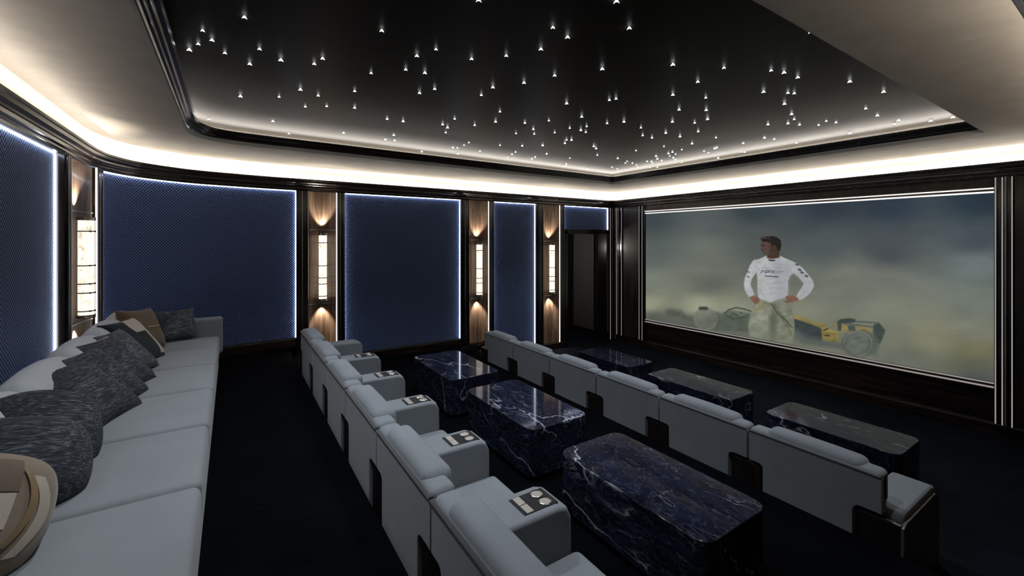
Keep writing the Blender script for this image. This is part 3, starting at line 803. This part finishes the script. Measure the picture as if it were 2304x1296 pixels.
def arm_parts(root, y, console, wood_side=0):
    a0, a1 = y-.095, y+.145
    bm = new_bm()
    out = [(.075,.13),(.075,.545),(.095,.572),(.13,.58),(.66,.575),(.715,.555),(.74,.50),(.745,.13)]
    add_prism(bm, out, a0+(.012 if wood_side < 0 else 0), a1-(.012 if wood_side > 0 else 0), 'y', .022, 3)
    link('armrest', bm, M['seat'], root)
    bm = new_bm(); add_box(bm, .012, .074, a0+.004, a1-.004, .0, .53, .012, 2); add_box(bm, .07, .70, a0+.01, a1-.01, 0, .13)
    link('arm_base', bm, M['ebony'], root)
    if wood_side:
        bm = new_bm()
        ya, yb = (a0-.006, a0+.012) if wood_side < 0 else (a1-.012, a1+.006)
        add_prism(bm, [(.012,0),(.012,.515),(.06,.535),(.66,.53),(.72,.50),(.745,.46),(.745,0)], ya, yb, 'y', .004, 2)
        link('outer_side_panel', bm, M['end_wood'], root)
    if console:
        cx, cy, cz = .575, y+.02, .574
        bm = new_bm(); add_box(bm, cx-.105, cx+.105, cy-.075, cy+.075, cz-.004, cz+.006, .003, 2)
        con = link('console', bm, M['black'], root)
        for dy in (-.037, .037):
            bm = new_bm()
            add_lathe(bm, [(.034,.004),(.034,.010),(.031,.012),(.029,.009),(.028,.0065),(0,.0065)], 22, Matrix.Translation((cx+.048, cy+dy, cz)))
            link('cup_holder', bm, M['chrome'], con)
            bm = new_bm(); add_lathe(bm, [(.0275,.0066),(.0275,.0078),(0,.0078)], 22, Matrix.Translation((cx+.048, cy+dy, cz)))
            link('cup_base', bm, M['champagne'], con)
        for dy in (-.036, .036):
            bm = new_bm(); add_box(bm, cx-.085, cx-.045, cy+dy-.033, cy+dy+.033, cz+.005, cz+.0085, .001, 1)
            link('control_plate', bm, M['champagne'], con)

def recliner(label, loc, group, console=True, low_end=False, high_end=False):
    t = thing('recliner', label, 'armchair', loc, 0, group)
    P = PITCH
    # rear shell with an arch cut around each neighbouring arm
    def arc(cy, cz, r, a0, a1, n=5):
        return [(cy+r*math.cos(R(a0+(a1-a0)*k/n)), cz+r*math.sin(R(a0+(a1-a0)*k/n))) for k in range(n+1)]
    l, h = .004, P-.004
    ln, hn, nz_ = .158, P-.108, .553
    out = [(ln,.05),(hn,.05)] + arc(hn+.03, nz_-.03, .03, 180, 90) + [(h,nz_)] + arc(h-.02,.784-.02,.02,0,90) + arc(l+.02,.784-.02,.02,90,180) + [(l,nz_)] + arc(ln-.045, nz_-.045, .045, 90, 0)
    bm = new_bm(); add_prism(bm, out, .0, .085, 'x', .008, 2); link('back_shell', bm, M['seat'], t)
    # piping line
    bm = new_bm()
    add_box(bm, -.005, .020, l+.006, h-.006, .777, .790, .004, 2)
    link('piping', bm, M['seat_dark'], t)
    # shoulder roll and headrest
    bm = new_bm(); absorb(bm, soft_box(.006, .135, l, h, .60, .812, .035, (0,.0,.004)))
    link('shoulder_roll', bm, M['seat'], t)
    tm = soft_box(.008, .165, .105, P-.125, .60, .790, .048, (0,.008,.010))
    bm = new_bm(); absorb(bm, tm, Matrix.Translation((.004, 0, .050)))
    link('headrest', bm, M['seat'], t)
    bm = new_bm(); absorb(bm, soft_box(0, .13, .148, P-.098, .0, .42, .045, (.012,0,0)), Matrix.Translation((.110,0,.28)) @ Matrix.Rotation(R(-8), 4, 'Y'))
    link('back_cushion', bm, M['seat'], t)
    bm = new_bm(); absorb(bm, soft_box(.14, .775, .148, P-.098, .17, .342, .045, (.0,0,.018)))
    link('seat_cushion', bm, M['seat'], t)
    bm = new_bm(); add_box(bm, .10, .735, .15, P-.10, .0, .17, .01, 2); link('plinth', bm, M['walnut_dark'], t)
    arm_parts(t, 0, console and not low_end, -1 if low_end else 0)
    if high_end: arm_parts(t, P, False, 1)
    return t

def copy_tree(o, parent=None):
    c = o.copy(); COL.objects.link(c)
    if parent is not None: c.parent = parent
    for ch in kids(o): copy_tree(ch, c)
    return c

G2 = 'grey recliners in the middle row'; G1 = 'grey recliners in the front row'
X2, X1 = .735, 3.435
proto = recliner('grey velvet recliner in the middle row, second nearest with its cup holder console foremost', (X2, 1.785, FLOOR_MID), G2)
ROW2 = [1.785+.8425*k for k in range(-1, 5)]
L2 = ['grey velvet recliner nearest the viewer, cut off by the bottom edge, in the middle row',
      'grey velvet recliner in the middle row, directly behind the foremost cup holder console',
      'grey velvet recliner in the middle row, beside the second nearest cup holder console',
      'grey velvet recliner in the middle row, beside the third nearest cup holder console',
      'grey velvet recliner in the middle row, one seat before the far end seat',
      'grey velvet recliner at the far end of the middle row by the walnut column']
L1 = ['grey velvet recliner at the right end of the front row with a wooden outer side',
      'grey velvet recliner in the front row, one seat in from the wooden end',
      'grey velvet recliner in the front row, third seat counted from the wooden end',
      'grey velvet recliner in the front row, fourth seat counted from the wooden end',
      'grey velvet recliner in the front row, one seat before the far end by the wall',
      'grey velvet recliner at the far end of the front row by the side wall']
proto['label'] = L2[1]
for k, y in enumerate(ROW2):
    if k == 1: continue
    if k == 5: recliner(L2[k], (X2, y, FLOOR_MID), G2, high_end=True)
    else:
        c = copy_tree(proto); c.location = (X2, y, FLOOR_MID); c['label'] = L2[k]
for k in range(6):
    y = .992+.849*k
    if k == 0: recliner(L1[k], (X1, y, FLOOR_FRONT), G1, low_end=True)
    elif k == 5: recliner(L1[k], (X1, y, FLOOR_FRONT), G1, high_end=True)
    else:
        c = copy_tree(proto); c.location = (X1, y, FLOOR_FRONT); c['label'] = L1[k]; c['group'] = G1

# ------------------------------------------------------------------ marble tables
def rounded_rect(hx, hy, r, n=6):
    out = []
    for cx, cy, a in ((hx-r, hy-r, 0), (-hx+r, hy-r, 90), (-hx+r, -hy+r, 180), (hx-r, -hy+r, 270)):
        out += [(cx+r*math.cos(R(a+90*k/n)), cy+r*math.sin(R(a+90*k/n))) for k in range(n+1)]
    return out
def marble_table(label, x0, x1, y0, y1, zf, ztop, g):
    t = thing('marble_table', label, 'table', ((x0+x1)/2, (y0+y1)/2, zf), 0, g)
    h = ztop-zf
    bm = new_bm(); add_prism(bm, rounded_rect((x1-x0)/2, (y1-y0)/2, .085), .04, h, 'z', .006, 3); link('marble_body', bm, M['marble'], t)
    bm = new_bm(); add_prism(bm, rounded_rect((x1-x0)/2-.04, (y1-y0)/2-.04, .07), 0, .04, 'z'); link('plinth', bm, M['black'], t)
    return t
TA = 'navy marble tables before the middle row'; TB = 'navy marble tables before the front row'
marble_table('navy marble coffee table on the middle tier, nearest the viewer', 1.96, 2.56, 1.25, 2.40, FLOOR_MID, -1.51, TA)
marble_table('navy marble coffee table on the middle tier, centre of its three', 1.98, 2.60, 2.76, 3.90, FLOOR_MID, -1.51, TA)
marble_table('navy marble coffee table on the middle tier, farthest by the side wall', 1.97, 2.60, 4.22, 5.38, FLOOR_MID, -1.51, TA)
marble_table('navy marble coffee table before the screen, rightmost behind the wooden end seat', 4.84, 5.44, 1.28, 2.42, FLOOR_FRONT, -1.87, TB)
marble_table('navy marble coffee table before the screen, centre of its three', 4.86, 5.42, 2.80, 4.01, FLOOR_FRONT, -1.87, TB)
marble_table('navy marble coffee table before the screen, farthest near the doorway', 4.88, 5.44, 4.34, 5.48, FLOOR_FRONT, -1.87, TB)

# ------------------------------------------------------------------ long sofa
SX = -.115
sofa = thing('long_sofa', 'long pale grey sofa along the back wall under scattered cushions', 'sofa', (-.6, 3.0, FLOOR_BACK))
def sp(x, y, z): return (x+.6, y-3.0, z-FLOOR_BACK)
bm = new_bm(); b0 = sp(-1.14, -.30, FLOOR_BACK+.06); b1 = sp(SX-.01, 6.20, -1.335)
add_box(bm, b0[0], b1[0], b0[1], b1[1], b0[2], b1[2], .02, 3); link('frame', bm, M['sofa'], sofa)
bm = new_bm(); b0 = sp(-1.12, -.28, FLOOR_BACK); b1 = sp(-.20, 6.15, FLOOR_BACK+.06); add_box(bm, b0[0], b1[0], b0[1], b1[1], b0[2], b1[2]); link('plinth', bm, M['black'], sofa)
bm = new_bm(); b0 = sp(-1.155, -.30, -1.335); b1 = sp(-1.04, 6.15, -.93); add_box(bm, b0[0], b1[0], b0[1], b1[1], b0[2], b1[2], .03, 3); link('back_frame', bm, M['sofa'], sofa)
ys = [-.28, .125, .91, 1.695, 2.48, 3.265, 4.05, 4.835, 5.62, 6.195]
for a_, b_ in zip(ys[:-1], ys[1:]):
    p0 = sp(-.94, a_+.004, -1.335); p1 = sp(SX, b_-.004, -1.135)
    bm = new_bm(); absorb(bm, soft_box(p0[0], p1[0], p0[1], p1[1], p0[2], p1[2], .035, (.004,0,.018), 4, 8)); link('seat_cushion', bm, M['sofa'], sofa)
for k, (a_, b_) in enumerate(zip(ys[:-1], ys[1:])):
    bm = new_bm(); w = b_-a_
    absorb(bm, soft_box(-.10, .10, -w/2+.0, w/2-.0, 0, .36, .085, (.035,.0,.04), 6, 8), Matrix.Translation(sp(-.925, (a_+b_)/2+.03, -1.135)) @ Matrix.Rotation(R(-9), 4, 'Y') @ Matrix.Rotation(R(random.uniform(-2,2)), 4, 'X'))
    link('back_cushion', bm, M['sofa_back'], sofa)
bm = new_bm(); b0 = sp(-1.04, 6.20, -1.36); b1 = sp(-.085, 6.35, -.925); add_box(bm, b0[0], b1[0], b0[1], b1[1], b0[2], b1[2], .035, 4); link('arm', bm, M['sofa'], sofa)

# ------------------------------------------------------------------ scatter cushions
def pillow_bm(w, h, t, pinch=.09, n=22, bend=0, rnd=0):
    bm = new_bm()
    g = {}
    for s in (1, -1):
        for i in range(n+1):
            for j in range(n+1):
                u, v = -1+2*i/n, -1+2*j/n
                if s == -1 and (i in (0, n) or j in (0, n)): g[s,i,j] = g[1,i,j]; continue
                k = 1-pinch*(1-v*v)*abs(u)**2 ; k2 = 1-pinch*(1-u*u)*abs(v)**2
                z = s*t/2*(max(0,(1-u**4))*max(0,(1-v**4)))**.55
                x = u*w/2*k*(1-rnd*(1-math.sqrt(1-v*v/2))); y = v*h/2*k2*(1-rnd*(1-math.sqrt(1-u*u/2)))
                z += bend*(x*x)
                g[s,i,j] = bm.verts.new((x, z, y))
    for s in (1, -1):
        for i in range(n):
            for j in range(n):
                q = (g[s,i,j], g[s,i+1,j], g[s,i+1,j+1], g[s,i,j+1])
                bm.faces.new(q if s == -1 else tuple(reversed(q)))
    bmesh.ops.recalc_face_normals(bm, faces=bm.faces)
    return bm

def pillow(label, mat, loc, yaw, lean, w=.5, h=.5, t=.16, roll=0, bend=0, extra=None, pinch=.09, rnd=0, name='scatter_cushion'):
    """face looks along local -y; yaw turns it; lean tips the top back."""
    t_ = None
    bm = pillow_bm(w, h, t, pinch, bend=bend, rnd=rnd)
    rot = Matrix.Rotation(R(yaw), 4, 'Z') @ Matrix.Rotation(R(-lean), 4, 'X') @ Matrix.Rotation(R(roll), 4, 'Y')
    o = link(name, bm, mat, wn=False)
    o.matrix_world = Matrix.Translation(loc) @ rot
    tag(o, label, 'cushion', 'cushions on the long sofa')
    if extra: extra(o, w, h, t)
    return o
def patch(parent, mat, w, h, t, u0, u1, v0, v1, name, n=14, lift=.004, pinch=.09, curve_=0, rnd=0):
    """a sewn-on band that follows the front face of the cushion"""
    bm = new_bm(); g = []
    for i in range(n+1):
        row = []
        for j in range(n+1):
            u = u0+(u1-u0)*i/n; v = v0+(v1-v0)*j/n
            u = max(-1, min(1, u+curve_*(1-((2*j/n-1)**2))))
            k = 1-pinch*(1-v*v)*abs(u)**2; k2 = 1-pinch*(1-u*u)*abs(v)**2
            z = -t/2*(max(0,(1-u**4))*max(0,(1-v**4)))**.55-lift
            row.append(bm.verts.new((u*w/2*k*(1-rnd*(1-math.sqrt(1-v*v/2))), z, v*h/2*k2*(1-rnd*(1-math.sqrt(1-u*u/2))))))
        g.append(row)
    for i in range(n):
        for j in range(n): bm.faces.new((g[i][j], g[i+1][j], g[i+1][j+1], g[i][j+1]))
    ex = bmesh.ops.extrude_face_region(bm, geom=list(bm.faces))
    for v in ex['geom']:
        if isinstance(v, bmesh.types.BMVert): v.co.y += .005
    bmesh.ops.recalc_face_normals(bm, faces=bm.faces)
    return link(name, bm, mat, parent)
SEAT = -1.12
def ex_tan(o, w, h, t):
    K = dict(pinch=.02, rnd=.85)
    patch(o, M['tan_dark'], w, h, t, -.95, .42, .30, .78, 'brown_section', **K)
    patch(o, M['cream'], w, h, t, -.9, .40, -.20, .28, 'pale_section', **K)
    patch(o, M['gold'], w, h, t, .42, .50, -.45, .62, 'gold_braid', lift=.010, curve_=.14, **K)
    patch(o, M['cream'], w, h, t, .54, .68, -.60, .55, 'pale_section', curve_=.14, **K)
def ex_band(o, w, h, t):
    patch(o, M['tan'], w, h, t, .86, .995, -.97, .97, 'tan_edge'); patch(o, M['tan'], w, h, t, -.98, .98, .90, .995, 'tan_edge')
def ex_cream(o, w, h, t):
    patch(o, M['cream'], w, h, t, .0, .95, .2, .95, 'pale_section', curve_=-.15); patch(o, M['cream'], w, h, t, .55, .97, -.9, .3, 'pale_section')
def ex_stud(o, w, h, t):
    patch(o, M['gold'], w, h, t, -.1, .9, -.05, .0, 'stud_row', lift=.006)
pillow('large tan and brown suede cushion with a gold braid, nearest on the long sofa', M['tan'], (-.79,2.23,-.955), 30, 26, .52, .46, .34, 24, extra=ex_tan, pinch=.02, rnd=.85)
pillow('dark woven cushion leaning behind the tan cushion with the gold braid', M['knit'], (-.77,2.66,-.96), 48, 34, .58, .44, .26, 22, .4, rnd=.7, pinch=.03)
pillow('dark woven cushion slumped against the big flat woven cushion', M['knit'], (-.76,3.04,-.95), 56, 34, .50, .44, .22, 26, .5, rnd=.7, pinch=.03)
pillow('big dark woven cushion lying face up in the middle of the sofa', M['knit'], (-.77,3.66,-.96), 73, 48, .60, .50, .15, 2)
pillow('second big dark woven cushion, overlapped by the face up one', M['knit'], (-.75,4.02,-.955), 76, 45, .54, .50, .13, 2)
pillow('dark woven cushion with a tan edge on two sides', M['knit'], (-.74,4.38,-.945), 74, 44, .46, .50, .13, 2, extra=ex_band)
pillow('dark woven cushion standing behind the tan-edged cushion', M['knit_grey'], (-.75,4.80,-.945), 74, 42, .46, .46, .12, 2)
pillow('black and cream cushion between the woven cushions and the brown one', M['black_cloth'], (-.75,5.20,-.93), 70, 38, .46, .48, .14, 2, extra=ex_cream)
pillow('brown suede cushion with a row of studs near the far arm', M['brown'], (-.76,5.70,-.91), 60, 26, .42, .46, .16, 6, extra=ex_stud)
pillow('grey woven cushion standing against the far arm of the sofa', M['knit_grey'], (-.52,6.08,-.95), 22, 24, .40, .36, .12, 0)

# ------------------------------------------------------------------ stars
def at_px(px, py, z):
    tt = (px-CX_)/F_; k = z/((HY_-py)/F_)
    return ((fx+tt*rx)*k, (fy+tt*ry)*k)
STARS = """550 42 456 72 446 102 477 93 426 114 506 122 584 113 562 146 632 137 726 134 707 146 541 218 628 220 676 203 716 217 687 242 735 241 470 270 614 274 650 302 773 300
1077 4 859 72 938 128 981 114 835 167 913 159 956 166 1061 135 1139 128 944 211 978 202 1083 216 1109 198 1179 188 798 207 798 244 871 269 907 274 996 281 1023 269 1007 288 1003 300 1068 283 1115 275 1125 253 1181 278 1161 302 886 305 867 315 888 317
1387 6 1244 65 1277 86 1217 113 1416 66 1248 172 1355 157 1514 147 1570 186 1514 215 1588 222 1528 248 1589 249 1592 269 1275 234 1371 227 1386 224 1309 264 1235 273 1200 292 1202 303 1248 300 1282 290 1307 294 1320 286 1318 299 1366 279 1404 275 1442 289 1446 306 1467 311 1498 300 1513 275 1530 308 1563 278 1571 297 1275 316 1286 316
1019 333 1029 334 1044 328 1055 322 1080 341 1030 347 986 351 949 342 1125 328 1142 355 1152 348 1160 343 1175 329 1221 328 1230 347 1204 354 1197 358 1271 323 1282 357 1274 370 1272 375 1336 330 1341 335 1344 350 1322 381 1377 377 1390 357 1389 381 1375 390 1407 368 1411 364 1423 368 1432 372 1435 377 1407 384 1431 340 1456 364
1494 331 1504 346 1513 343 1520 348 1507 352 1515 356 1520 360 1534 338 1476 352 1479 358 1489 362 1466 364 1468 368 1462 378 1479 377 1534 366 1557 324 1584 341 1594 345 1608 335 1613 333 1611 311 1672 323 1668 343 1675 343 1616 356 1720 311 1728 281
1824 75 1894 94 1735 161 1764 165 1795 176 1718 208 1773 211 1787 212 1912 185 1989 153 2007 164 1988 208 1765 235 1781 258 1787 270 1773 279 1799 282 1842 283 1859 274 1881 277 1948 246 1974 261 2022 272 2012 281 2094 273 2144 265 1912 301 1947 306 1742 314 1792 323 1629 155""".split()
vals = [float(v) for v in STARS]; spts = list(zip(vals[::2], vals[1::2]))
def inside(pt, loop):
    c = False; n = len(loop)
    for i in range(n):
        (x1, y1), (x2, y2) = loop[i], loop[(i+1) % n]
        if (y1 > pt[1]) != (y2 > pt[1]) and pt[0] < (x2-x1)*(pt[1]-y1)/(y2-y1)+x1: c = not c
    return c
lim = offset(TR, -.10)
bm = new_bm(); add_lathe(bm, [(0,-.0265),(.0135,-.0265),(.0165,-.0245),(.0165,-.0235),(0,-.0235)], 14)
star0 = link('star_light', bm, M['black']); SL = 'tiny star light set in the dark tray ceiling'; tag(star0, SL, 'ceiling light', 'star lights in the ceiling')
bm = new_bm(); add_lathe(bm, [(.0155,-.0235),(.0175,-.022),(.013,-.013),(.007,-.004),(.004,0)], 14)
glow0 = link('glow_cone', bm, M['star'], star0)
first = True; kept = []
for px, py in spts:
    x, y = at_px(px, py, STAR_Z-.016)
    if not inside((x, y), lim): continue
    kept.append((x, y))
    if first: o = star0; first = False
    else:
        o = star0.copy(); COL.objects.link(o); g_ = glow0.copy(); COL.objects.link(g_); g_.parent = o
    s = random.uniform(.62, .92)
    o.location = (x, y, STAR_Z); o.scale = (s, s, s)

# ------------------------------------------------------------------ added fill spots and step lamps
def light(kind, loc, e, col=(1,1,1), size=.05, rot=None, name='lamp', **kw):
    Ld = bpy.data.lights.new(name, kind); Ld.energy = e; Ld.color = col
    if kind in ('POINT', 'SPOT'): Ld.shadow_soft_size = size
    for k_, v_ in kw.items(): setattr(Ld, k_, v_)
    o = bpy.data.objects.new(name, Ld); COL.objects.link(o); o.location = loc
    if rot: o.rotation_euler = rot
    return o
for (x, y) in [(.3,1.8),(.2,3.2),(.5,4.8),(1.9,1.6),(1.7,3.2),(2.1,4.9),(3.4,2.3),(3.6,4.2),(5.0,1.8),(5.2,3.6),(5.0,5.2)]:
    light('SPOT', (x, y, STAR_Z-.05), 90, (.90,.95,1), .04, (0,0,0), 'star_fill', spot_size=R(100), spot_blend=.9)  # unseen spots added under the tray to strengthen star light on the seats
# step lamps beside the aisle steps
def step_light(label, x, z, tx, e=2.2):
    bm = new_bm(); add_box(bm, -.035, .035, -.006, .01, -.012, .012, .003, 2)
    o = link('step_light', bm, M['chrome'], None, (x, 7.064, z)); tag(o, label, 'step light', 'low lamps beside the aisle steps')
    Lo = light('SPOT', (x, 7.03, z), e, (1,.96,.88), .01, None, 'step_lamp', spot_size=R(95), spot_blend=.6)
    Lo.rotation_euler = (Vector((tx, 6.75, z-.12))-Vector((x, 7.03, z))).to_track_quat('-Z', 'Y').to_euler()
step_light('small step lamp in the skirting beside the front row steps', 3.88, -1.97, 3.86)
step_light('small step lamp low on the skirting by the narrow navy panel', 4.9, -2.20, 4.9, 3.0)
step_light('small step lamp in the skirting beside the upper steps', .90, -1.50, .9, 1.6)

# ------------------------------------------------------------------ world, camera, colour
w = bpy.data.worlds.new('World'); SC.world = w; w.use_nodes = True
w.node_tree.nodes['Background'].inputs[0].default_value = (.0,.0,.0,1)
cam = bpy.data.cameras.new('camera'); co_ = bpy.data.objects.new('camera', cam); COL.objects.link(co_)
cam.sensor_width = 36; cam.lens = 36*F_/2304; cam.shift_y = -108/2304; cam.clip_start = .02
co_.rotation_euler = (R(90), 0, -A_)
SC.camera = co_
for o in list(COL.objects):
    if o.parent is None: o.location.z += -FLOOR_FRONT
SC.view_settings.view_transform = 'Standard'; SC.view_settings.look = 'None'
SC.view_settings.gamma = 1; SC.view_settings.use_curve_mapping = False; SC.view_settings.exposure = 0
SC.cycles.use_denoising = True
SC.cycles.sample_clamp_indirect = 3
SC.cycles.max_bounces = 8
